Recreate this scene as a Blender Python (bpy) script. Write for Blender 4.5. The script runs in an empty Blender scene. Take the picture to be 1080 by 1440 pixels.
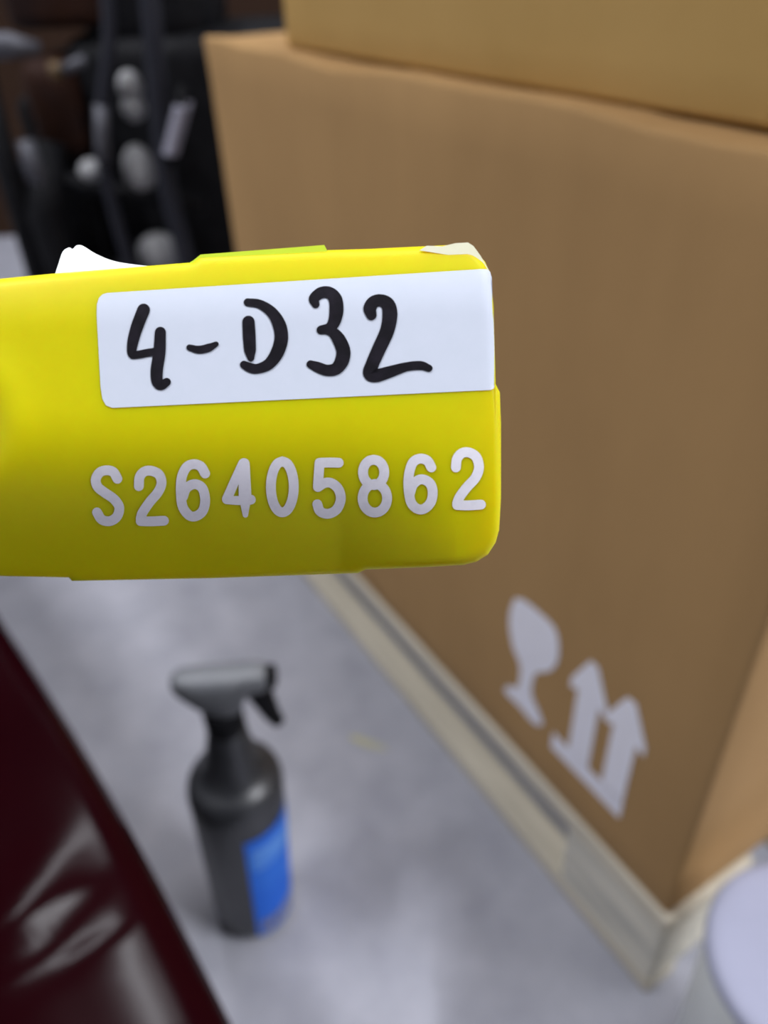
import bpy, bmesh, math, random
import numpy as np
from mathutils import Matrix, Vector
random.seed(4)
SC = bpy.context.scene
COL = SC.collection

# ------------------------------------------------------------------ camera
F = 1110.0                      # focal length in pixels of the 1080 x 1440 frame
CX, CY = 540.0, 720.0
H = 0.74                        # camera height
_d = np.array([608 - CX, 2242 - CY, F]); _d /= np.linalg.norm(_d)
_up = -_d
_fw = np.array([0, 0, 1.0])
_Y = _fw - _up * (_fw @ _up); _Y /= np.linalg.norm(_Y)
_X = np.cross(_Y, _up)
R = np.stack([_X, _Y, _up])     # camera (x right, y down, z forward) -> world
CAM = np.array([0, 0, H])
FOCUS = 0.115
cd = bpy.data.cameras.new('camera')
cam = bpy.data.objects.new('camera', cd); COL.objects.link(cam)
cd.sensor_fit = 'VERTICAL'; cd.sensor_height = 36.0; cd.sensor_width = 27.0
cd.lens = F / 1440 * 36.0
cd.clip_start = 0.01; cd.clip_end = 50
cd.dof.use_dof = True; cd.dof.focus_distance = FOCUS + 0.008; cd.dof.aperture_fstop = 10.9
CAMROT = Matrix(((R[0, 0], -R[0, 1], -R[0, 2]), (R[1, 0], -R[1, 1], -R[1, 2]), (R[2, 0], -R[2, 1], -R[2, 2])))
cam.matrix_world = Matrix.Translation(Vector(CAM)) @ CAMROT.to_4x4()
SC.camera = cam

# ------------------------------------------------------------------ world, exposure
w = bpy.data.worlds.new('world'); SC.world = w; w.use_nodes = True
w.node_tree.nodes['Background'].inputs[0].default_value = (0.85, 0.9, 1.0, 1)
w.node_tree.nodes['Background'].inputs[1].default_value = 0.25
SC.view_settings.view_transform = 'Standard'; SC.view_settings.look = 'None'
SC.view_settings.gamma = 1.0; SC.view_settings.use_curve_mapping = False
SC.view_settings.exposure = -0.13
LAMP_W = 48.0
LAMP_COL = (0.93, 0.95, 1.0)
LAMPS = ((-1.35, 0.40, 1.2, 'tube lamp on the ceiling left of the burgundy vehicle'),
         (0.48, 0.62, 0.6, 'tube lamp on the ceiling above the large cardboard box', -0.93),
         (2.30, -0.60, 2.6, 'tube lamp at the far right of the ceiling'),
         (-0.50, 1.95, 0.4, 'dim tube lamp added above the black machine for highlights on the burgundy panel'))  # last lamp is added to be reflected as highlights in the burgundy panel


def floor_pt(px, py, z=0.0):
    r = R @ np.array([(px - CX) / F, (py - CY) / F, 1.0])
    t = (z - H) / r[2]
    return CAM + t * r


# ------------------------------------------------------------------ materials
def mat(name, col, rough=0.6, spec=0.5, noise=None, bump=None, sss=0, metallic=0, coat=0):
    """noise = (scale, second colour, low, high, stretch) ; bump = (scale, strength, distance)"""
    m = bpy.data.materials.new(name); m.use_nodes = True
    nt = m.node_tree; b = nt.nodes['Principled BSDF']
    b.inputs['Base Color'].default_value = (*col, 1)
    b.inputs['Roughness'].default_value = rough
    b.inputs['Specular IOR Level'].default_value = spec
    b.inputs['Metallic'].default_value = metallic
    if coat:
        b.inputs['Coat Weight'].default_value = coat; b.inputs['Coat Roughness'].default_value = 0.04
    if sss:
        b.inputs['Subsurface Weight'].default_value = sss
        b.inputs['Subsurface Radius'].default_value = (1, 0.45, 0.1)
        b.inputs['Subsurface Scale'].default_value = 0.008
    tc = nt.nodes.new('ShaderNodeTexCoord')
    if noise:
        mp = nt.nodes.new('ShaderNodeMapping'); mp.inputs['Scale'].default_value = noise[4] if len(noise) > 4 else (1, 1, 1)
        nt.links.new(tc.outputs['Object'], mp.inputs[0])
        n = nt.nodes.new('ShaderNodeTexNoise'); n.inputs['Scale'].default_value = noise[0]
        n.inputs['Detail'].default_value = 6; n.inputs['Roughness'].default_value = 0.6
        nt.links.new(mp.outputs[0], n.inputs['Vector'])
        cr = nt.nodes.new('ShaderNodeValToRGB')
        cr.color_ramp.elements[0].position = noise[2]; cr.color_ramp.elements[0].color = (*col, 1)
        cr.color_ramp.elements[1].position = noise[3]; cr.color_ramp.elements[1].color = (*noise[1], 1)
        nt.links.new(n.outputs['Fac'], cr.inputs[0]); nt.links.new(cr.outputs[0], b.inputs['Base Color'])
    if bump:
        n2 = nt.nodes.new('ShaderNodeTexNoise'); n2.inputs['Scale'].default_value = bump[0]; n2.inputs['Detail'].default_value = 4
        nt.links.new(tc.outputs['Object'], n2.inputs['Vector'])
        bp = nt.nodes.new('ShaderNodeBump'); bp.inputs['Strength'].default_value = bump[1]; bp.inputs['Distance'].default_value = bump[2]
        nt.links.new(n2.outputs['Fac'], bp.inputs['Height']); nt.links.new(bp.outputs[0], b.inputs['Normal'])
    return m


M = {}
M['concrete'] = mat('concrete', (0.335, 0.338, 0.39), 0.65, 0.3, (17, (0.43, 0.43, 0.485), 0.32, 0.70), (60, 0.25, 0.002))
M['wall'] = mat('painted_wall', (0.56, 0.56, 0.57), 0.8, 0.2, (3, (0.61, 0.61, 0.62), 0.3, 0.7))
M['dark_wall'] = mat('darkened_wall', (0.05, 0.05, 0.055), 0.8, 0.2, (3, (0.06, 0.06, 0.066), 0.3, 0.7))  # unseen wall behind the camera, darkened to keep bounced light off the tag
M['ceiling'] = mat('ceiling_sheet', (0.09, 0.09, 0.095), 0.8, 0.2, (2, (0.11, 0.11, 0.11), 0.3, 0.7))
M['card'] = mat('cardboard', (0.405, 0.243, 0.105), 0.8, 0.1, (9, (0.47, 0.285, 0.124), 0.3, 0.7, (1, 1, 0.35)), (90, 0.15, 0.001))
M['card_light'] = mat('cardboard_upper', (0.47, 0.295, 0.10), 0.8, 0.1, (9, (0.52, 0.33, 0.118), 0.3, 0.7), (90, 0.15, 0.001))
M['card_shaded'] = mat('cardboard_shaded', (0.028, 0.014, 0.009), 0.8, 0.1, (9, (0.036, 0.019, 0.011), 0.3, 0.7))  # brown cardboard in shadow, the shade mixed into its colour
M['wood'] = mat('raw_pallet_wood', (0.53, 0.48, 0.385), 0.75, 0.2, (14, (0.72, 0.655, 0.53), 0.3, 0.7, (0.5, 7, 7)), (40, 0.4, 0.002))
M['wood_grey'] = mat('weathered_pallet_wood', (0.50, 0.485, 0.43), 0.75, 0.2, (14, (0.86, 0.80, 0.66), 0.32, 0.68, (0.6, 8, 8)), (40, 0.5, 0.002))
M['yellow'] = mat('yellow_plastic', (0.67, 0.60, 0.001), 0.45, 0.2, (300, (0.69, 0.62, 0.001), 0.3, 0.7), sss=0.6)
M['lime'] = mat('lime_plastic', (0.62, 0.80, 0.04), 0.45, 0.35, (200, (0.66, 0.82, 0.05), 0.3, 0.7))
M['sticker'] = mat('sticker_paper', (0.64, 0.685, 0.78), 0.6, 0.2, (300, (0.66, 0.70, 0.80), 0.3, 0.7))
M['paper'] = mat('torn_paper', (0.88, 0.90, 0.90), 0.7, 0.2, (200, (0.92, 0.93, 0.92), 0.3, 0.7))
M['glint'] = mat('pale_glint', (0.86, 0.84, 0.58), 0.4, 0.3, (200, (0.9, 0.88, 0.68), 0.3, 0.7))  # pale colour standing for a glint on the tag's edge
M['ink'] = mat('marker_ink', (0.008, 0.007, 0.010), 0.7, 0.12, (400, (0.016, 0.013, 0.02), 0.4, 0.7))
M['print'] = mat('white_print', (0.88, 0.85, 0.92), 0.6, 0.15, (500, (0.78, 0.75, 0.82), 0.45, 0.75))
M['symbol'] = mat('white_symbol_print', (0.95, 0.93, 1.0), 0.8, 0.1, (60, (0.91, 0.89, 0.96), 0.45, 0.7))
M['bottle'] = mat('charcoal_plastic', (0.016, 0.017, 0.021), 0.40, 0.8, (30, (0.028, 0.029, 0.033), 0.3, 0.7))
M['head'] = mat('sprayer_plastic', (0.12, 0.125, 0.14), 0.45, 0.5, (60, (0.15, 0.155, 0.165), 0.3, 0.7))
M['black'] = mat('black_plastic', (0.003, 0.003, 0.004), 0.6, 0.12, (50, (0.010, 0.010, 0.012), 0.3, 0.7))
M['blue'] = mat('blue_label', (0.030, 0.17, 0.80), 0.6, 0.12, (25, (0.05, 0.23, 0.86), 0.45, 0.7))
M['label_text'] = mat('label_small_print', (0.30, 0.33, 0.50), 0.5, 0.35, (180, (0.08, 0.12, 0.35), 0.45, 0.55))
M['blue_light'] = mat('blue_label_band', (0.10, 0.30, 0.88), 0.6, 0.12, (60, (0.16, 0.38, 0.9), 0.4, 0.7))
M['red'] = mat('burgundy_gloss', (0.011, 0.0008, 0.0018), 0.14, 0.06, (5, (0.008, 0.0006, 0.0015), 0.3, 0.7))
M['white'] = mat('white_plastic', (0.325, 0.335, 0.44), 0.55, 0.25, (20, (0.35, 0.36, 0.475), 0.3, 0.7))
M['white_wall'] = mat('milky_plastic', (0.74, 0.76, 0.73), 0.45, 0.4, (20, (0.78, 0.80, 0.77), 0.3, 0.7))
M['tube'] = mat('dark_frame_paint', (0.016, 0.017, 0.026), 0.5, 0.3, (40, (0.020, 0.021, 0.030), 0.3, 0.7))
M['steel'] = mat('dull_steel', (0.085, 0.085, 0.10), 0.5, 0.4, (40, (0.06, 0.06, 0.075), 0.4, 0.7), metallic=0.3)
M['grey_cap'] = mat('grey_rubber_cap', (0.40, 0.40, 0.41), 0.6, 0.3, (60, (0.31, 0.31, 0.32), 0.4, 0.7))
M['spring'] = mat('bright_spring_steel', (0.34, 0.33, 0.40), 0.5, 0.4, (60, (0.28, 0.28, 0.34), 0.4, 0.7))
M['rust'] = mat('rusty_brown', (0.035, 0.011, 0.004), 0.7, 0.2, (14, (0.014, 0.005, 0.004), 0.35, 0.65))
M['brass'] = mat('brass_fitting', (0.10, 0.055, 0.015), 0.5, 0.5, (60, (0.07, 0.04, 0.012), 0.4, 0.7))
M['yellow_scuff'] = mat('yellow_paint_scuff', (0.52, 0.49, 0.27), 0.7, 0.2, (40, (0.46, 0.45, 0.36), 0.4, 0.6))
lm = bpy.data.materials.new('lamp_tube'); lm.use_nodes = True
_e = lm.node_tree.nodes['Principled BSDF']
_e.inputs['Emission Color'].default_value = (*LAMP_COL, 1); _e.inputs['Emission Strength'].default_value = 9.0
M['lamp'] = lm


# ------------------------------------------------------------------ helpers
def obj(name, verts_faces, material, parent=None, smooth=False, mats=None):
    me = bpy.data.meshes.new(name)
    if isinstance(verts_faces, bmesh.types.BMesh):
        verts_faces.to_mesh(me); verts_faces.free()
    else:
        v, f = verts_faces
        me.from_pydata([tuple(map(float, p)) for p in v], [], [tuple(q) for q in f])
    me.update()
    bm = bmesh.new(); bm.from_mesh(me); bmesh.ops.recalc_face_normals(bm, faces=bm.faces); bm.to_mesh(me); bm.free()
    if smooth:
        for p in me.polygons: p.use_smooth = True
    o = bpy.data.objects.new(name, me); COL.objects.link(o)
    me.materials.append(M[material])
    if parent: o.parent = parent
    return o


def thing(name, label, cat, loc=(0, 0, 0), rot=None, group=None):
    o = bpy.data.objects.new(name, None); COL.objects.link(o)
    o.empty_display_size = 0.05
    m = Matrix.Translation(Vector(loc))
    if rot is not None: m = m @ rot.to_4x4()
    o.matrix_world = m
    o['label'] = label; o['category'] = cat
    if group: o['group'] = group
    return o


def struct(name, vf, m, smooth=False):
    o = obj(name, vf, m, None, smooth); o['kind'] = 'structure'; return o


def box_bm(x0, x1, y0, y1, z0, z1, bev=0.0, seg=2):
    bm = bmesh.new()
    bmesh.ops.create_cube(bm, size=1)
    for v in bm.verts:
        v.co = ((x0 + x1) / 2 + v.co.x * (x1 - x0), (y0 + y1) / 2 + v.co.y * (y1 - y0), (z0 + z1) / 2 + v.co.z * (z1 - z0))
    if bev: bmesh.ops.bevel(bm, geom=list(bm.edges), offset=bev, segments=seg, profile=0.5, affect='EDGES')
    return bm


def tube(pts, radii, n=12, closed_caps=True):
    pts = [np.array(p, float) for p in pts]
    if np.isscalar(radii): radii = [radii] * len(pts)
    V, Fc = [], []
    ref = None
    for i, p in enumerate(pts):
        t = pts[min(i + 1, len(pts) - 1)] - pts[max(i - 1, 0)]; t = t / (np.linalg.norm(t) + 1e-12)
        if ref is None:
            ref = np.array([0, 0, 1.0]) if abs(t[2]) < 0.9 else np.array([1.0, 0, 0])
        a = ref - t * (ref @ t); a /= np.linalg.norm(a); ref = a; b = np.cross(t, a)
        for k in range(n):
            an = 2 * math.pi * k / n
            V.append(p + radii[i] * (math.cos(an) * a + math.sin(an) * b))
    for i in range(len(pts) - 1):
        for k in range(n):
            Fc.append((i * n + k, i * n + (k + 1) % n, (i + 1) * n + (k + 1) % n, (i + 1) * n + k))
    if closed_caps:
        Fc.append(tuple(range(n))[::-1]); Fc.append(tuple(range((len(pts) - 1) * n, len(pts) * n)))
    return V, Fc


def lathe(prof, n=48, off=lambda z: (0, 0), close=True):
    V, Fc = [], []
    for r, z in prof:
        ox, oy = off(z)
        for k in range(n):
            a = 2 * math.pi * k / n
            V.append((ox + r * math.cos(a), oy + r * math.sin(a), z))
    for i in range(len(prof) - 1):
        for k in range(n):
            Fc.append((i * n + k, i * n + (k + 1) % n, (i + 1) * n + (k + 1) % n, (i + 1) * n + k))
    if close:
        Fc.append(tuple(range(n))[::-1]); Fc.append(tuple(range((len(prof) - 1) * n, len(prof) * n)))
    return V, Fc


def ball(c, r, seg=20, rings=12):
    bm = bmesh.new(); bmesh.ops.create_uvsphere(bm, u_segments=seg, v_segments=rings, radius=1)
    for v in bm.verts: v.co = (c[0] + v.co.x * r[0], c[1] + v.co.y * r[1], c[2] + v.co.z * r[2])
    return bm


def crom(pts, n=10):
    """Catmull-Rom through the points."""
    P = np.array(pts, float); P = np.vstack([2 * P[0] - P[1], P, 2 * P[-1] - P[-2]])
    out = []
    for i in range(1, len(P) - 2):
        for k in range(n):
            t = k / n
            out.append(0.5 * ((2 * P[i]) + (-P[i - 1] + P[i + 1]) * t + (2 * P[i - 1] - 5 * P[i] + 4 * P[i + 1] - P[i + 2]) * t * t
                              + (-P[i - 1] + 3 * P[i] - 3 * P[i + 1] + P[i + 2]) * t ** 3))
    out.append(P[-2])
    return np.array(out)


# ------------------------------------------------------------------ the room
X0, X1, Y0, Y1, ZC = -2.6, 3.2, -2.4, 3.4, 2.9
struct('floor', box_bm(X0, X1, Y0, Y1, -0.1, 0.0), 'concrete')
struct('ceiling', box_bm(X0, X1, Y0, Y1, ZC, ZC + 0.1), 'ceiling')
struct('wall_back', box_bm(X0 - 0.1, X1 + 0.1, Y1, Y1 + 0.1, -0.1, ZC + 0.1), 'wall')
struct('wall_front', box_bm(X0 - 0.1, X1 + 0.1, Y0 - 0.1, Y0, -0.1, ZC + 0.1), 'dark_wall')
struct('wall_left', box_bm(X0 - 0.1, X0, Y0, Y1, -0.1, ZC + 0.1), 'wall')
struct('wall_right', box_bm(X1, X1 + 0.1, Y0, Y1, -0.1, ZC + 0.1), 'wall')


def ceiling_lamp(x, y, rz, label, power):
    t = thing('ceiling_lamp', label, 'lamp', (x, y, ZC), Matrix.Rotation(rz, 3, 'Z'), 'tube lamps on the ceiling')
    obj('housing', box_bm(-0.65, 0.65, -0.07, 0.07, -0.05, 0.0, 0.006), 'white', t)
    for s in (-0.03, 0.03):
        obj('lamp_tube', tube([(-0.6, s, -0.068), (0.6, s, -0.068)], 0.013, 10), 'lamp', t)
    ld = bpy.data.lights.new('tube_light', 'AREA'); ld.shape = 'RECTANGLE'; ld.size = 1.2; ld.size_y = 0.1
    ld.energy = LAMP_W * power; ld.color = LAMP_COL
    lo = bpy.data.objects.new('tube_light', ld); COL.objects.link(lo); lo.parent = t; lo.location = (0, 0, -0.09)


for x, y, pw, lb, *turn in LAMPS:
    ceiling_lamp(x, y, turn[0] if turn else math.pi / 2, lb, pw)

# ------------------------------------------------------------------ pallet and boxes: local x runs along the left side (away), y to the right
NEAR = np.array([0.20345, 0.29672, 0.0])
UDIR = np.array([-0.49621, 0.86820, 0.0]); NDIR = np.array([0.86820, 0.49621, 0.0])
PROT = Matrix(((UDIR[0], -NDIR[0], 0), (UDIR[1], -NDIR[1], 0), (0, 0, 1)))   # local y points to the left; things use negative y
ZB = 0.122
pal = thing('wooden_pallet', 'pale wooden pallet on the concrete under the large cardboard box', 'pallet', NEAR, PROT)
for k, (y0, y1) in enumerate(((0, 0.1), (0.13, 0.23), (0.255, 0.345), (0.37, 0.47), (0.5, 0.6))):
    obj('deck_board', box_bm(0.0, 0.80, -y1, -y0, ZB - 0.020, ZB, 0.002, 1), 'wood', pal)
for x0, x1 in ((0.001, 0.112), (0.345, 0.0), (0.69, 0.80)):
    for k, (y0, y1) in enumerate(((0.0015, 0.09), (0.255, 0.345), (0.51, 0.599))):
        if x1 == 0.0:
            xa, xb = (0.35, 0.45)
            if k == 0: continue
        else: xa, xb = x0, x1
        obj('block', box_bm(xa, xb, -y1, -y0, 0.018, ZB - 0.020, 0.004, 2), 'wood_grey', pal)
for y0, y1 in ((0.002, 0.036), (0.28, 0.32), (0.56, 0.60)):
    obj('bottom_board', box_bm(0.0, 0.80, -y1, -y0, 0.0, 0.018, 0.002, 1), 'wood', pal)

# large box
BX0, BX1, BN0, BN1, BT = 0.005, 0.745, 0.003, 0.52, 0.662
big = thing('cardboard_box', 'large brown cardboard box on the wooden pallet, with white handling symbols', 'box',
            tuple(NEAR + np.array([0, 0, ZB])), PROT)


def carton_bm(x0, x1, n0, n1, h, sag, wav, seed, dent=0.0, rim=0.0):
    """A carton body: side walls as a fine grid so that the top edge can sag and the faces bulge a little."""
    rnd = random.Random(seed)
    bm = box_bm(x0, x1, -n1, -n0, 0, h)
    bmesh.ops.subdivide_edges(bm, edges=list(bm.edges), cuts=15, use_grid_fill=True)
    ph = [rnd.uniform(0, 6.28) for _ in range(6)]
    for v in bm.verts:
        fx = (v.co.x - x0) / (x1 - x0); fz = v.co.z / h; fn = (-v.co.y - n0) / (n1 - n0)
        g = max(0, fz - 0.6) / 0.4
        v.co.z += g * (sag * (0.5 - fx) + wav * (math.sin(9 * fx + ph[0]) + 0.6 * math.sin(21 * fx + ph[1])))
        b = math.sin(math.pi * fx) * math.sin(math.pi * fz)
        if fn < 0.001: v.co.y += dent * b
        if fz > 0.999: v.co.z += wav * 1.2 * math.sin(14 * fn + ph[3])
        if fz > 0.999 and fn < 0.001:                # the rim is a little crushed and wavy
            v.co.z += rim * (math.sin(11 * fx + ph[4]) + 0.7 * math.sin(27 * fx + ph[5])); v.co.y += 0.8 * rim * math.sin(19 * fx + ph[2])
    sharp = [e for e in bm.edges if len(e.link_faces) == 2 and e.calc_face_angle(0) > 0.9]
    bmesh.ops.bevel(bm, geom=sharp, offset=0.004, segments=2, profile=0.5, affect='EDGES')
    return bm


obj('body', carton_bm(BX0, BX1, BN0, BN1, BT - ZB, 0.0, 0.0, 3, 0.0, 0.0022), 'card', big, True)


def print_poly(name, pts, material, parent, y, t=0.0006, hole=None):
    """Flat print lying on the left face of the box (local plane y = const): outline in (u, z) of the box."""
    bm = bmesh.new()
    loops = [pts] + ([hole] if hole else [])
    edges = []
    for lp in loops:
        vs = [bm.verts.new((u, y + t, z - ZB)) for u, z in lp]
        edges += [bm.edges.new((vs[i], vs[(i + 1) % len(vs)])) for i in range(len(vs))]
    bmesh.ops.triangle_fill(bm, use_beauty=True, use_dissolve=False, edges=edges)
    return obj(name, bm, material, parent)


glass = crom([(0.1960, 0.3065), (0.176, 0.308), (0.156, 0.304), (0.150, 0.278), (0.157, 0.256), (0.171, 0.240), (0.176, 0.226), (0.1765, 0.208),
              (0.166, 0.196), (0.161, 0.186), (0.171, 0.176), (0.192, 0.178), (0.211, 0.178), (0.209, 0.189), (0.197, 0.199), (0.1935, 0.212),
              (0.1935, 0.230), (0.203, 0.243), (0.2095, 0.262), (0.210, 0.282), (0.2055, 0.300)], 4)
print_poly('fragile_symbol', [(p[0] - 0.003 * min(1, max(0, (0.24 - p[1]) / 0.04)), 0.307 - (0.307 - p[1]) * 0.955) for p in glass], 'symbol', big, -BN0)
c1, c2, hw, sw = 0.1145, 0.0765, 0.0195, 0.0115
V, Fc = [], []
for quad in ([(0.145, 0.175), (0.0645, 0.175), (0.0645, 0.195), (0.145, 0.195)],
             [(c1 + sw, 0.192), (c1 - sw, 0.192), (c1 - sw, 0.266), (c1 + sw, 0.266)],
             [(c2 + sw, 0.192), (c2 - sw, 0.192), (c2 - sw, 0.264), (c2 + sw, 0.264)],
             [(c1 + hw, 0.262), (c1 + sw, 0.266), (c1 - sw, 0.266), (c1 - hw, 0.262), (c1 - hw, 0.272), (c1 - 0.004, 0.305), (c1 + 0.004, 0.305), (c1 + hw, 0.272)],
             [(c2 + hw - 0.001, 0.260), (c2 + sw, 0.264), (c2 - sw, 0.264), (c2 - hw, 0.260), (c2 - hw, 0.270), (c2 - 0.004, 0.302), (c2 + 0.004, 0.302), (c2 + hw - 0.001, 0.270)]):
    k0 = len(V); V += [(u, -BN0 + 0.0006, z - ZB) for u, z in quad]; Fc.append(tuple(range(k0, len(V))))
obj('up_arrow_symbol', (V, Fc), 'symbol', big)

# upper carton standing on the large box, set back from its edge
up = thing('cardboard_carton', 'tan cardboard carton stacked on top of the large brown box', 'box',
           tuple(NEAR + np.array([0, 0, BT + 0.001])), PROT)
obj('body', carton_bm(0.03, 0.588, 0.022, 0.48, 0.36, 0.0, 0.0, 8, 0.002), 'card_light', up, True)
obj('top_flap', box_bm(0.032, 0.586, -0.252, -0.032, 0.362, 0.367, 0.001), 'card_light', up)
obj('top_flap', box_bm(0.032, 0.586, -0.478, -0.258, 0.362, 0.367, 0.001), 'card_light', up)

# ------------------------------------------------------------------ spray bottle
bp_ = floor_pt(359, 1272); BP = (float(bp_[0]), float(bp_[1]), 0.0)
bot = thing('spray_bottle', 'charcoal trigger spray bottle with a blue label standing on the concrete', 'bottle', BP)


def boff(z):
    g = min(1, max(0, (z - 0.02) / 0.24)); return (0.0125 * g, 0.0)


prof = [(0.010, 0.001), (0.029, 0.0), (0.0325, 0.003), (0.0350, 0.010), (0.0358, 0.03), (0.0372, 0.10), (0.0382, 0.17), (0.0388, 0.184), (0.0386, 0.192), (0.0375, 0.1985),
        (0.0355, 0.2030), (0.0325, 0.2060), (0.0290, 0.2082), (0.0258, 0.2112), (0.0232, 0.2165), (0.0208, 0.226), (0.0186, 0.237), (0.0166, 0.249), (0.0150, 0.259), (0.0146, 0.262)]
obj('body', lathe(prof, 56, boff), 'bottle', bot, True)
cap_prof = [(0.0138, 0.260), (0.0148, 0.262), (0.0148, 0.282), (0.0135, 0.285)]
obj('collar', lathe(cap_prof, 36, boff), 'black', bot, True)
# label wrapped round the right-hand side of the body
caz = math.atan2(-BP[1], -BP[0])            # direction of the camera seen from the bottle


def label_patch(a0, a1, z0f, z1f, eps, n=28, m=10):
    V, Fc = [], []
    for i in range(n + 1):
        a = a0 + (a1 - a0) * i / n
        for j in range(m + 1):
            z = z0f(i / n) + (z1f(i / n) - z0f(i / n)) * j / m
            r = np.interp(z, [p[1] for p in prof[2:]], [p[0] for p in prof[2:]]) + eps
            ox, oy = boff(z)
            V.append((ox + r * math.cos(a), oy + r * math.sin(a), z))
    for i in range(n):
        for j in range(m):
            Fc.append((i * (m + 1) + j, (i + 1) * (m + 1) + j, (i + 1) * (m + 1) + j + 1, i * (m + 1) + j + 1))
    return V, Fc


A0, A1 = caz - math.radians(6), caz + math.radians(126)
lab = obj('label', label_patch(A0, A1, lambda t: 0.010, lambda t: 0.163, 0.0006), 'blue', bot, True)
obj('label_band', label_patch(A0 + 0.12, A1, lambda t: 0.118, lambda t: 0.150, 0.0010), 'blue_light', lab, True)
obj('small_print', label_patch(A0 + 0.10, A1, lambda t: 0.014, lambda t: 0.036, 0.0010), 'label_text', lab, True)


def loft(secs, n=20):
    """Rounded-rectangle sections (x, half width y, z centre, half height z) lofted along x."""
    V, Fc = [], []
    for x, hy, zc, hz in secs:
        for k in range(n):
            a = 2 * math.pi * k / n; c, s = math.cos(a), math.sin(a)
            V.append((x, hy * math.copysign(abs(c) ** 0.6, c), zc + hz * math.copysign(abs(s) ** 0.6, s)))
    for i in range(len(secs) - 1):
        for k in range(n):
            Fc.append((i * n + k, i * n + (k + 1) % n, (i + 1) * n + (k + 1) % n, (i + 1) * n + k))
    Fc.append(tuple(range(n))[::-1]); Fc.append(tuple(range((len(secs) - 1) * n, len(secs) * n)))
    return V, Fc


ox = 0.0125
hd = obj('sprayer_head', loft([(ox - 0.031, 0.006, 0.312, 0.006), (ox - 0.026, 0.010, 0.311, 0.010), (ox - 0.012, 0.013, 0.304, 0.017), (ox + 0.004, 0.0135, 0.300, 0.022),
                               (ox + 0.014, 0.0135, 0.303, 0.019), (ox + 0.022, 0.012, 0.312, 0.011), (ox + 0.034, 0.010, 0.314, 0.009), (ox + 0.038, 0.008, 0.314, 0.007)]), 'head', bot, True)
obj('nozzle', loft([(ox + 0.037, 0.007, 0.314, 0.007), (ox + 0.038, 0.008, 0.314, 0.008), (ox + 0.043, 0.0075, 0.314, 0.0075), (ox + 0.044, 0.006, 0.314, 0.006)]), 'black', bot, True)
tp = crom([(ox + 0.026, 0, 0.309), (ox + 0.030, 0, 0.298), (ox + 0.033, 0, 0.286), (ox + 0.036, 0, 0.274), (ox + 0.040, 0, 0.264)], 4)
obj('trigger', tube(tp, [0.011 - 0.006 * i / (len(tp) - 1) for i in range(len(tp))], 12), 'black', bot, True)

# ------------------------------------------------------------------ burgundy bodywork at the lower left
VZ = 0.345
va, vb = floor_pt(0, 868, VZ), floor_pt(330, 1440, VZ)
vd = (vb - va); VL = float(np.linalg.norm(vd)); vd /= VL
vm = np.array([-vd[1], vd[0], 0.0]); vm = vm if vm[0] > 0 else -vm
veh = thing('vehicle', 'glossy dark burgundy vehicle bodywork at the lower left, beside the spray bottle', 'vehicle', (float(va[0]), float(va[1]), 0.0),
            Matrix(((vd[0], vm[0], 0), (vd[1], vm[1], 0), (0, 0, 1))) if vd[0] * vm[1] - vd[1] * vm[0] > 0 else Matrix(((-vd[0], vm[0], 0), (-vd[1], vm[1], 0), (0, 0, 1))))
VS = 1.0 if vd[0] * vm[1] - vd[1] * vm[0] > 0 else -1.0
sec = crom([(-0.62, 0.376), (-0.40, 0.3757), (-0.30, 0.3755), (-0.20, 0.374), (-0.10, 0.3685), (-0.05, 0.3625), (-0.022, 0.3585), (-0.011, 0.3560), (-0.004, 0.351), (-0.001, 0.344), (0.0, 0.335), (-0.003, 0.28), (-0.015, 0.20), (-0.03, 0.11)], 7)
V, Fc = [], []
NT = 120
bow = [(0, 0.0), (60, 0.002), (110, 0.002), (190, 0.0), (330, 0)]
for i in range(NT + 1):
    l = -0.9 + (VL + 1.5) * i / NT if False else -0.6 + (VL + 1.0) * i / NT
    f = l / VL
    q = max(0, l - 0.225); droop = 1.55 * q * q if q < 0.13 else 1.55 * 0.0169 + 0.40 * (q - 0.13)
    for s, z in sec:
        top = min(1, max(0, (z - 0.30) / 0.08))
        # pressed crease running over the panel, and shallow swellings along it
        cr = 0.004 * math.exp(-((l - (0.262 - 0.1 * s)) / 0.008) ** 2) * min(1, max(0, (-s) / 0.03)) * top
        sw = 0.0012 * math.sin(80 * l + 90 * s) * math.exp(-((l - 0.245) / 0.03) ** 2) * math.exp(-((s + 0.06) / 0.05) ** 2) * top
        V.append((VS * l, s + 0.004 * math.sin(math.pi * min(1, max(0, f))), z - cr + sw - droop * min(1, max(0, (z - 0.11) / 0.2))))
    m = len(sec)
for i in range(NT):
    for j in range(m - 1):
        Fc.append((i * m + j, (i + 1) * m + j, (i + 1) * m + j + 1, i * m + j + 1))
pn = obj('painted_panel', (V, Fc), 'red', veh, True)
sd = pn.modifiers.new('thickness', 'SOLIDIFY'); sd.thickness = 0.003; sd.offset = -1
lo, hi = sorted((VS * -0.58, VS * (VL + 0.38)))
obj('lower_sill', box_bm(lo, hi, -0.55, -0.035, 0.0, 0.125, 0.012), 'black', veh)

# ------------------------------------------------------------------ white tub at the lower right
tub = thing('plastic_tub', 'white plastic tub with a smooth lid in front of the pallet corner', 'tub', (0.2615, 0.2250, 0.0))
obj('body', lathe([(0.054, 0.0), (0.058, 0.003), (0.0667, 0.199), (0.0667, 0.202)], 56), 'white_wall', tub, True)
obj('lid', lathe([(0.0672, 0.2015), (0.0688, 0.2035), (0.0691, 0.207), (0.0681, 0.2105), (0.0651, 0.2128), (0.058, 0.2138), (0.02, 0.2142)], 56), 'white', tub, True)

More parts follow.
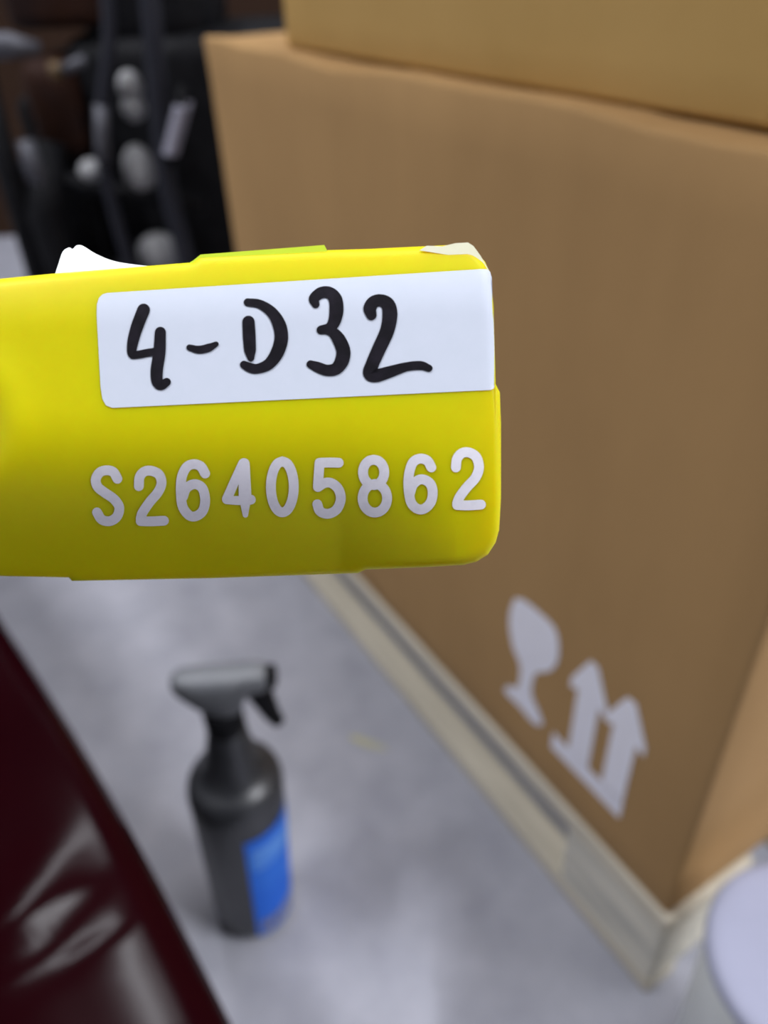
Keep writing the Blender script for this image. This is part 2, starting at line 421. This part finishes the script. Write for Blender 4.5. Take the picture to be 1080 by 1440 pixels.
# ------------------------------------------------------------------ black machine behind the box, seen over the tag
MB = (-0.36, 1.36, 0.0)
mac = thing('machine', 'black tubular machine with grey round caps standing behind the large box', 'machine', MB)


def mp_(x, z, y=1.3): return (x - MB[0], y - MB[1], z)


obj('casing', box_bm(-0.11, 0.26, 0.035, 0.32, 0.09, 0.635, 0.04, 4), 'black', mac, True)
obj('upper_hood', box_bm(-0.075, 0.13, 0.05, 0.30, 0.60, 0.98, 0.05, 4), 'black', mac, True)
obj('frame_tube', tube(crom([mp_(-0.345, 0.95), mp_(-0.349, 0.683), mp_(-0.385, 0.56), mp_(-0.405, 0.47), mp_(-0.400, 0.30), mp_(-0.385, 0.0)], 8), 0.0095, 12), 'tube', mac, True)
obj('frame_tube', tube(crom([mp_(-0.275, 0.95), mp_(-0.291, 0.681), mp_(-0.307, 0.53), mp_(-0.314, 0.43), mp_(-0.306, 0.317), mp_(-0.285, 0.0)], 8), 0.0145, 12), 'tube', mac, True)
obj('side_leg', tube([mp_(-0.56, 0.62, 1.33), mp_(-0.552, 0.481), mp_(-0.553, 0.305), mp_(-0.55, 0.0)], 0.018, 12), 'black', mac, True)
obj('side_leg', tube([mp_(-0.50, 0.50, 1.34), mp_(-0.515, 0.40), mp_(-0.50, 0.20), mp_(-0.46, 0.0)], 0.03, 12), 'black', mac, True)
obj('cross_tube', tube([mp_(-0.56, 0.47, 1.33), mp_(-0.42, 0.43, 1.33), mp_(-0.27, 0.40, 1.33)], 0.014, 12), 'black', mac, True)
obj('cross_tube', tube([mp_(-0.56, 0.30, 1.35), mp_(-0.28, 0.28, 1.35)], 0.02, 12), 'black', mac, True)
obj('side_plate', box_bm(-0.19, -0.10, 0.02, 0.30, 0.15, 0.56, 0.02, 3), 'black', mac, True)
obj('bright_sleeve', tube([mp_(-0.3885, 0.555, 1.2985), mp_(-0.400, 0.50, 1.2985), mp_(-0.404, 0.478, 1.2985)], 0.0110, 12), 'steel', mac, True)
obj('grey_strip', tube([mp_(-0.514, 0.512, 1.30), mp_(-0.512, 0.47, 1.30), mp_(-0.500, 0.41, 1.31)], [0.012, 0.017, 0.010], 12), 'steel', mac, True)
for x, z, rx, rz in ((-0.350, 0.573, 0.018, 0.022), (-0.351, 0.545, 0.018, 0.020), (-0.3615, 0.456, 0.026, 0.038), (-0.356, 0.325, 0.036, 0.034), (-0.436, 0.458, 0.021, 0.018)):
    obj('round_cap', ball(mp_(x, z, 1.335), (rx, 0.02, rz)), 'grey_cap', mac, True)
hel = []
for k in range(10 * 14 + 1):
    a = 2 * math.pi * k / 14; f = k / (10 * 14)
    hel.append((-0.266 - 0.032 * f + 0.010 * math.cos(a) - MB[0], 1.29 - MB[1] + 0.011 * math.sin(a), 0.553 - 0.066 * f))
obj('coil_spring', tube(hel, 0.0034, 8), 'spring', mac, True)
obj('spring_rod', tube([(-0.262 - MB[0], 1.29 - MB[1], 0.575), (-0.302 - MB[0], 1.29 - MB[1], 0.47)], 0.007, 10), 'black', mac, True)
obj('rusty_cover', box_bm(-0.165, -0.085, 0.0, 0.20, 0.47, 0.61, 0.025, 3), 'rust', mac, True)
obj('top_cover', box_bm(-0.17, -0.03, 0.03, 0.22, 0.645, 0.80, 0.02, 3), 'rust', mac, True)
obj('grey_bar', tube([mp_(-0.60, 0.632, 1.31), mp_(-0.50, 0.634, 1.31), mp_(-0.463, 0.628, 1.32)], [0.018, 0.017, 0.008], 12), 'steel', mac, True)
obj('brass_fitting', tube([mp_(-0.452, 0.600, 1.31), mp_(-0.438, 0.600, 1.31)], 0.013, 10), 'brass', mac, True)
obj('fitting_rod', tube([mp_(-0.438, 0.600, 1.31), mp_(-0.400, 0.612, 1.31)], 0.008, 10), 'steel', mac, True)

for (x0, x1, y0, h, lb) in ((-1.95, -0.72, 2.62, 1.15, 'brown carton with shade painted in at the back left, behind the grey bar of the black machine'),
                            (-0.66, 0.55, 2.50, 1.10, 'brown carton darkened with painted shade at the back, showing above the far corner of the large box')):
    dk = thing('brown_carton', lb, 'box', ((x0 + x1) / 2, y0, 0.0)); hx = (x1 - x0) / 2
    obj('body', box_bm(-hx, hx, 0.0, 0.6, 0.0, h, 0.005, 2), 'card_shaded', dk)
    obj('top_flap', box_bm(-hx + 0.002, hx - 0.002, 0.002, 0.298, h, h + 0.005, 0.001), 'card_shaded', dk)
    obj('top_flap', box_bm(-hx + 0.002, hx - 0.002, 0.302, 0.598, h, h + 0.005, 0.001), 'card_shaded', dk)

# ------------------------------------------------------------------ the yellow tag, held close to the camera
K = FOCUS / F                     # metres per photograph pixel on the plane of the tag's face
OX, OY = 330.0, 580.0             # the tag's own origin
trot = CAMROT
torig = CAM + R @ (np.array([(OX - CX) * K, (OY - CY) * K, FOCUS]))
tag = thing('plastic_tag', 'bright yellow plastic tag with a handwritten white sticker and printed number, close up', 'tag', tuple(torig), trot)


def tl(px, py, z):
    """Point of the tag in its own frame: x right, y up, z towards the reader (z in tag pixels)."""
    g = (F - z) / F
    return (((px - CX) * g - (OX - CX)) * K, -((py - CY) * g - (OY - CY)) * K, z * K)


TOP = [(-420, 430), (-330, 420), (0, 392), (82, 384), (270, 369), (280, 361), (455, 352), (520, 350), (655, 343.5), (667, 351), (682, 368), (690, 386), (694, 430), (697, 540), (703, 552), (704.5, 600)]
BOT = [(-420, 806), (0, 810), (97, 812), (101, 817), (300, 813), (503, 806), (514, 801), (600, 797.5), (652, 794.5), (670, 790), (686, 780), (697, 763), (702, 745), (704.5, 700)]
tx = [p[0] for p in TOP]; ty = [p[1] for p in TOP]; bx_ = [p[0] for p in BOT]; by_ = [p[1] for p in BOT]
xs = sorted(set(list(np.linspace(-420, 640, 170)) + tx + bx_ + list(np.linspace(640, 704.5, 34))))
OUT = np.array(TOP + BOT[::-1]); OUT2 = np.roll(OUT, -1, axis=0)


def edge_dist(px, py):
    p = np.array([px, py]); ab = OUT2 - OUT
    t = np.clip(((p - OUT) * ab).sum(1) / ((ab * ab).sum(1) + 1e-9), 0, 1)
    return float(np.sqrt((((OUT + ab * t[:, None]) - p) ** 2).sum(1).min()))


def face_z(px, py, bevel=True):
    yt, yb = np.interp(px, tx, ty), np.interp(px, bx_, by_)
    yt, yb = 372 + (640 - px) * 0.04, 808
    t = (py - yt) / (yb - yt)
    z = 0.0
    if t < 0.16: z -= 9 * ((0.16 - t) / 0.16) ** 2
    ab = np.interp(px, [-400, 250, 480, 640, 720], [150, 150, 132, 52, 32])
    if t > 0.42: z -= ab * min(1.05, (t - 0.42) / 0.58) ** 2.3
    # moulded ring on the left part of the tag
    r = math.hypot(px + 95, (py - 606))
    z += 4.0 * math.exp(-((r - 122) / 26) ** 2) - 6.0 * (1 if r < 84 else math.exp(-((r - 84) / 14) ** 2))
    if bevel:
        d = edge_dist(px, py); rb = 11.0
        if d < rb: z -= rb - math.sqrt(max(0, rb * rb - (rb - d) ** 2))
    return z


rows = [0, 0.004, 0.01, 0.018, 0.028, 0.04] + list(np.linspace(0.06, 0.94, 46)) + [0.96, 0.972, 0.982, 0.99, 0.996, 1.0]
V, Fc = [], []
nr = len(rows)
for px in xs:
    yt, yb = np.interp(px, tx, ty), np.interp(px, bx_, by_)
    for t in rows:
        py = yt + (yb - yt) * t
        V.append(tl(px, py, face_z(px, py)))
nb = len(V)
for px in xs:
    yt, yb = np.interp(px, tx, ty), np.interp(px, bx_, by_)
    for t in rows:
        py = yt + (yb - yt) * t
        x, y, z = tl(px, py, 0); V.append((x, y, -200 * K))
nx = len(xs)
for i in range(nx - 1):
    for j in range(nr - 1):
        a, b, c, d = i * nr + j, (i + 1) * nr + j, (i + 1) * nr + j + 1, i * nr + j + 1
        Fc.append((a, b, c, d)); Fc.append((nb + a, nb + d, nb + c, nb + b))
    for j in (0, nr - 1):
        Fc.append((i * nr + j, (i + 1) * nr + j, nb + (i + 1) * nr + j, nb + i * nr + j))
for i in (0, nx - 1):
    for j in range(nr - 1):
        Fc.append((i * nr + j, i * nr + j + 1, nb + i * nr + j + 1, nb + i * nr + j))
obj('tag_body', (V, Fc), 'yellow', tag, True)

# thin lime strip on the back, showing above the top edge
V, Fc = [], []
pts = [(262, 372), (272, 366), (282, 358), (456, 344.5), (459, 350), (470, 380), (262, 380)]
for z in (-22, -27):
    for px, py in pts: V.append(tl(px, py, z))
n = len(pts); Fc = [tuple(range(n)), tuple(range(n, 2 * n))[::-1]] + [(i, (i + 1) % n, n + (i + 1) % n, n + i) for i in range(n)]
obj('back_strip', (V, Fc), 'lime', tag)
# torn white paper stuck to the back
top = crom([(77, 386), (82, 371), (88, 354), (97, 348), (102, 350), (108, 345), (117, 346), (135, 357), (160, 367), (190, 372), (215, 374), (246, 371)], 4)
V, Fc = [], []
for z in (-24, -26):
    for px, py in top: V.append(tl(px, py, z - 0.35 * (386 - py)))
    for px, py in top: V.append(tl(px, 405, z))
n = len(top)
for i in range(n - 1):
    Fc.append((i, i + 1, n + i + 1, n + i)); Fc.append((2 * n + i, 3 * n + i, 3 * n + i + 1, 2 * n + i + 1))
    Fc.append((i, i + 1, 2 * n + i + 1, 2 * n + i))
obj('torn_paper', (V, Fc), 'paper', tag, True)

V, Fc = [], []  # painted highlight: pale sheet set along the top right edge
pts = [(590, 352), (600, 345.5), (622, 346.5), (640, 342), (658, 341), (666, 346), (676, 360), (690, 384), (680, 380), (640, 360)]
for z in (-13, -15):
    for px, py in pts: V.append(tl(px, py, z))
n = len(pts); Fc = [tuple(range(n)), tuple(range(n, 2 * n))[::-1]] + [(i, (i + 1) % n, n + (i + 1) % n, n + i) for i in range(n)]
obj('painted_glint', (V, Fc), 'glint', tag)

# the sticker
ST = [(136, 432), (137, 423), (141, 416), (148, 412), (200, 409), (420, 395.5), (676, 379), (684, 379), (689, 383), (692, 390), (694.5, 440), (697, 540), (695, 546), (690, 548.3), (660, 549.5)]
SB = [(136, 432), (139, 480), (141, 530), (143, 556), (146, 566), (152, 572), (160, 574), (300, 567), (500, 557), (660, 549.5)]
sx = sorted(set([p[0] for p in ST] + list(np.linspace(150, 676, 90))))
sx = [q for q in sx]
stx = [p[0] for p in ST]; sty = [p[1] for p in ST]
V, Fc = [], []
upper = [(136, 440), (136.3, 428), (139, 419), (144, 414), (150, 412), (676, 378.5), (684, 378.5), (689, 382), (691.5, 390), (694, 445), (696.5, 540)]
lower = [(136, 445), (139, 500), (141.5, 545), (144, 561), (149, 570), (158, 573.5), (690, 548.3), (694, 546.5), (696.5, 541)]
sx = sorted(set([p[0] for p in upper + lower] + list(np.linspace(160, 676, 90))))
sr = np.linspace(0, 1, 22)
for px in sx:
    a = np.interp(px, [p[0] for p in upper], [p[1] for p in upper]); b = np.interp(px, [p[0] for p in lower], [p[1] for p in lower])
    for t in sr:
        py = a + (b - a) * t; V.append(tl(px, py, face_z(px, py) + 1.0))
m = len(sr)
for i in range(len(sx) - 1):
    for j in range(m - 1): Fc.append((i * m + j, (i + 1) * m + j, (i + 1) * m + j + 1, i * m + j + 1))
stk = obj('number_sticker', (V, Fc), 'sticker', tag, True)


def strokes(name, lines, material, parent, lift):
    """Pen strokes as flat ribbons with round ends, lying on the tag's face."""
    V, Fc = [], []
    for li, (pts, wid, closed) in enumerate(lines):
        C = crom(pts, 8)
        Wd = np.interp(np.linspace(0, 1, len(C)), np.linspace(0, 1, len(wid)), wid) / 2 * (1.25 if lift > 1.5 else 1.06)
        T = np.gradient(C, axis=0); T /= np.linalg.norm(T, axis=1)[:, None] + 1e-9
        if closed: T[0] = T[-1] = (T[0] + T[-1]) / np.linalg.norm(T[0] + T[-1])
        Nn = np.stack([-T[:, 1], T[:, 0]], 1)
        lf = lift + 0.02 * li
        def add(p): V.append(tl(p[0], p[1], face_z(p[0], p[1]) + lf)); return len(V) - 1
        prev = None
        for c, nn, wd in zip(C, Nn, Wd):
            cur = [add(c + nn * wd), add(c), add(c - nn * wd)]
            if prev:
                Fc.append((prev[0], cur[0], cur[1], prev[1])); Fc.append((prev[1], cur[1], cur[2], prev[2]))
            prev = cur
        if not closed:
            for c, t, wd in ((C[0], -T[0], Wd[0]), (C[-1], T[-1], Wd[-1])):
                nn = np.array([-t[1], t[0]]); cc = add(c)
                fan = [add(c + wd * (nn * math.cos(a) + t * math.sin(a))) for a in np.linspace(0, math.pi, 9)]
                for a, b in zip(fan, fan[1:]): Fc.append((cc, a, b))
    o = obj(name, (V, Fc), material, parent)
    return o


def cz(pts, ox_, oy_, s): return [(ox_ + x / s, oy_ + y / s) for x, y in pts]


INK = 2.0
strokes('handwritten_character', [(cz([(295, 165), (262, 250), (240, 330), (236, 384), (258, 392), (320, 381), (370, 374)], 120, 390, 3.6), [14.5, 14, 12.5, 10, 9, 9, 9], False),
                                  (cz([(380, 278), (375, 380), (362, 470), (365, 528), (385, 546), (412, 530)], 120, 390, 3.6), [12.5, 14, 14, 13, 11, 9.5], False)], 'ink', stk, INK)
strokes('handwritten_character', [(cz([(527, 355), (575, 366), (625, 356), (662, 338)], 120, 390, 3.6), [7, 9, 9.5, 6], False)], 'ink', stk, INK)
strokes('handwritten_character', [(cz([(826, 225), (830, 300), (834, 370), (838, 408)], 120, 390, 3.6), [14, 14.5, 13.5, 8], False),
                                  (cz([(822, 126), (885, 136), (945, 178), (982, 240), (992, 310), (972, 380), (930, 438), (872, 462), (832, 456), (803, 442)], 120, 390, 3.6), [9, 10, 12.5, 15, 15.5, 15, 13, 11, 11, 9], False)], 'ink', stk, INK)
strokes('handwritten_character', [(cz([(158, 136), (150, 108), (185, 78), (228, 78), (258, 112), (263, 170), (252, 225), (228, 256), (185, 266)], 400, 390, 3.6), [9, 12, 13, 13.5, 15.5, 16, 14, 12, 10], False),
                                  (cz([(215, 268), (245, 278), (274, 312), (298, 370), (291, 422), (262, 462), (215, 470), (168, 454), (132, 440)], 400, 390, 3.6), [9, 12, 15, 16, 16, 14, 12.5, 12, 9], False)], 'ink', stk, INK)
strokes('handwritten_character', [(cz([(440, 190), (433, 158), (450, 126), (488, 116), (524, 138), (534, 190), (520, 270), (480, 360), (445, 440), (434, 486), (470, 496), (540, 476), (620, 452), (690, 446), (732, 460)], 400, 390, 3.6),
                                   [12, 15, 14, 13.5, 16, 17, 16, 15.5, 15, 16, 15, 13, 10, 10, 8], False)], 'ink', stk, INK)


def loop(cx, cy, rx, ry, n=14):
    return [(cx + rx * math.sin(2 * math.pi * k / n), cy - ry * math.cos(2 * math.pi * k / n)) for k in range(n + 1)]


PW = [13.0]
S_ = 3.484
PC = 1.0
chars = [
    ('a', [([(192, 186), (172, 153), (140, 144), (105, 155), (86, 190), (96, 226), (132, 255), (175, 285), (201, 325), (190, 370), (155, 393), (115, 385), (92, 350)], False)]),
    ('a', [([(297, 222), (301, 177), (325, 150), (360, 147), (396, 166), (408, 207), (390, 252), (350, 300), (316, 350), (306, 380)], False), ([(306, 393), (360, 394), (420, 391)], False)]),
    ('a', [([(622, 160), (600, 125), (565, 114), (530, 130), (507, 180), (503, 250), (511, 320), (540, 362), (572, 370), (608, 346), (622, 292), (608, 232), (570, 212), (530, 232), (513, 275)], False)]),
    ('w', [([(806, 110), (770, 190), (728, 286)], False), ([(732, 290), (790, 292), (846, 288)], False), ([(812, 112), (815, 200), (818, 290)], False), ([(818, 290), (819, 362)], False)]),
    ('a', [(loop(1000, 225, 56, 125), True)]),
    ('b', [([(266, 107), (220, 106), (174, 107)], False), ([(172, 107), (168, 165), (164, 226)], False), ([(164, 226), (195, 207), (230, 207), (264, 236), (276, 285), (256, 335), (215, 357), (175, 345), (161, 310)], False)]),
    ('b', [(loop(437, 154, 52, 62), True), (loop(443, 281, 60, 70), True)]),
    ('b', [([(720, 130), (700, 97), (665, 87), (630, 105), (611, 160), (608, 230), (620, 300), (650, 332), (685, 332), (718, 298), (726, 245), (710, 205), (670, 188), (632, 212), (613, 262)], False)]),
    ('b', [([(840, 130), (846, 87), (870, 60), (905, 57), (940, 80), (953, 130), (936, 180), (895, 226), (860, 272), (846, 305)], False), ([(846, 314), (900, 316), (963, 312)], False)]),
]
for kind, ls in chars:
    ox_ = 400 if kind == 'b' else 110
    wl = [13.0]
    out = []
    for k, (p, c) in enumerate(ls):
        ww = [13.0, 13.0]
        if kind == 'w': ww = [[12, 13], [11, 13], [15, 17], [15, 7.5]][k]
        out.append((cz(p, ox_, 620, S_), ww, c))
    strokes('printed_character', out, 'print', tag, PC)

# ------------------------------------------------------------------ marks on the concrete
fl = bpy.data.objects['floor']


def scuff(name, px, py, lx, ly, rz, material):
    c = floor_pt(px, py); V = [(c[0], c[1], 0.0006)]
    n = 14
    for k in range(n):
        a = 2 * math.pi * k / n; g = random.uniform(0.7, 1.15)
        x, y = lx * g * math.cos(a), ly * g * math.sin(a)
        V.append((c[0] + x * math.cos(rz) - y * math.sin(rz), c[1] + x * math.sin(rz) + y * math.cos(rz), 0.0006))
    obj(name, (V, [(0, 1 + k, 1 + (k + 1) % n) for k in range(n)]), material, fl)


scuff('paint_scuff', 522, 1047, 0.026, 0.006, -0.45, 'yellow_scuff')
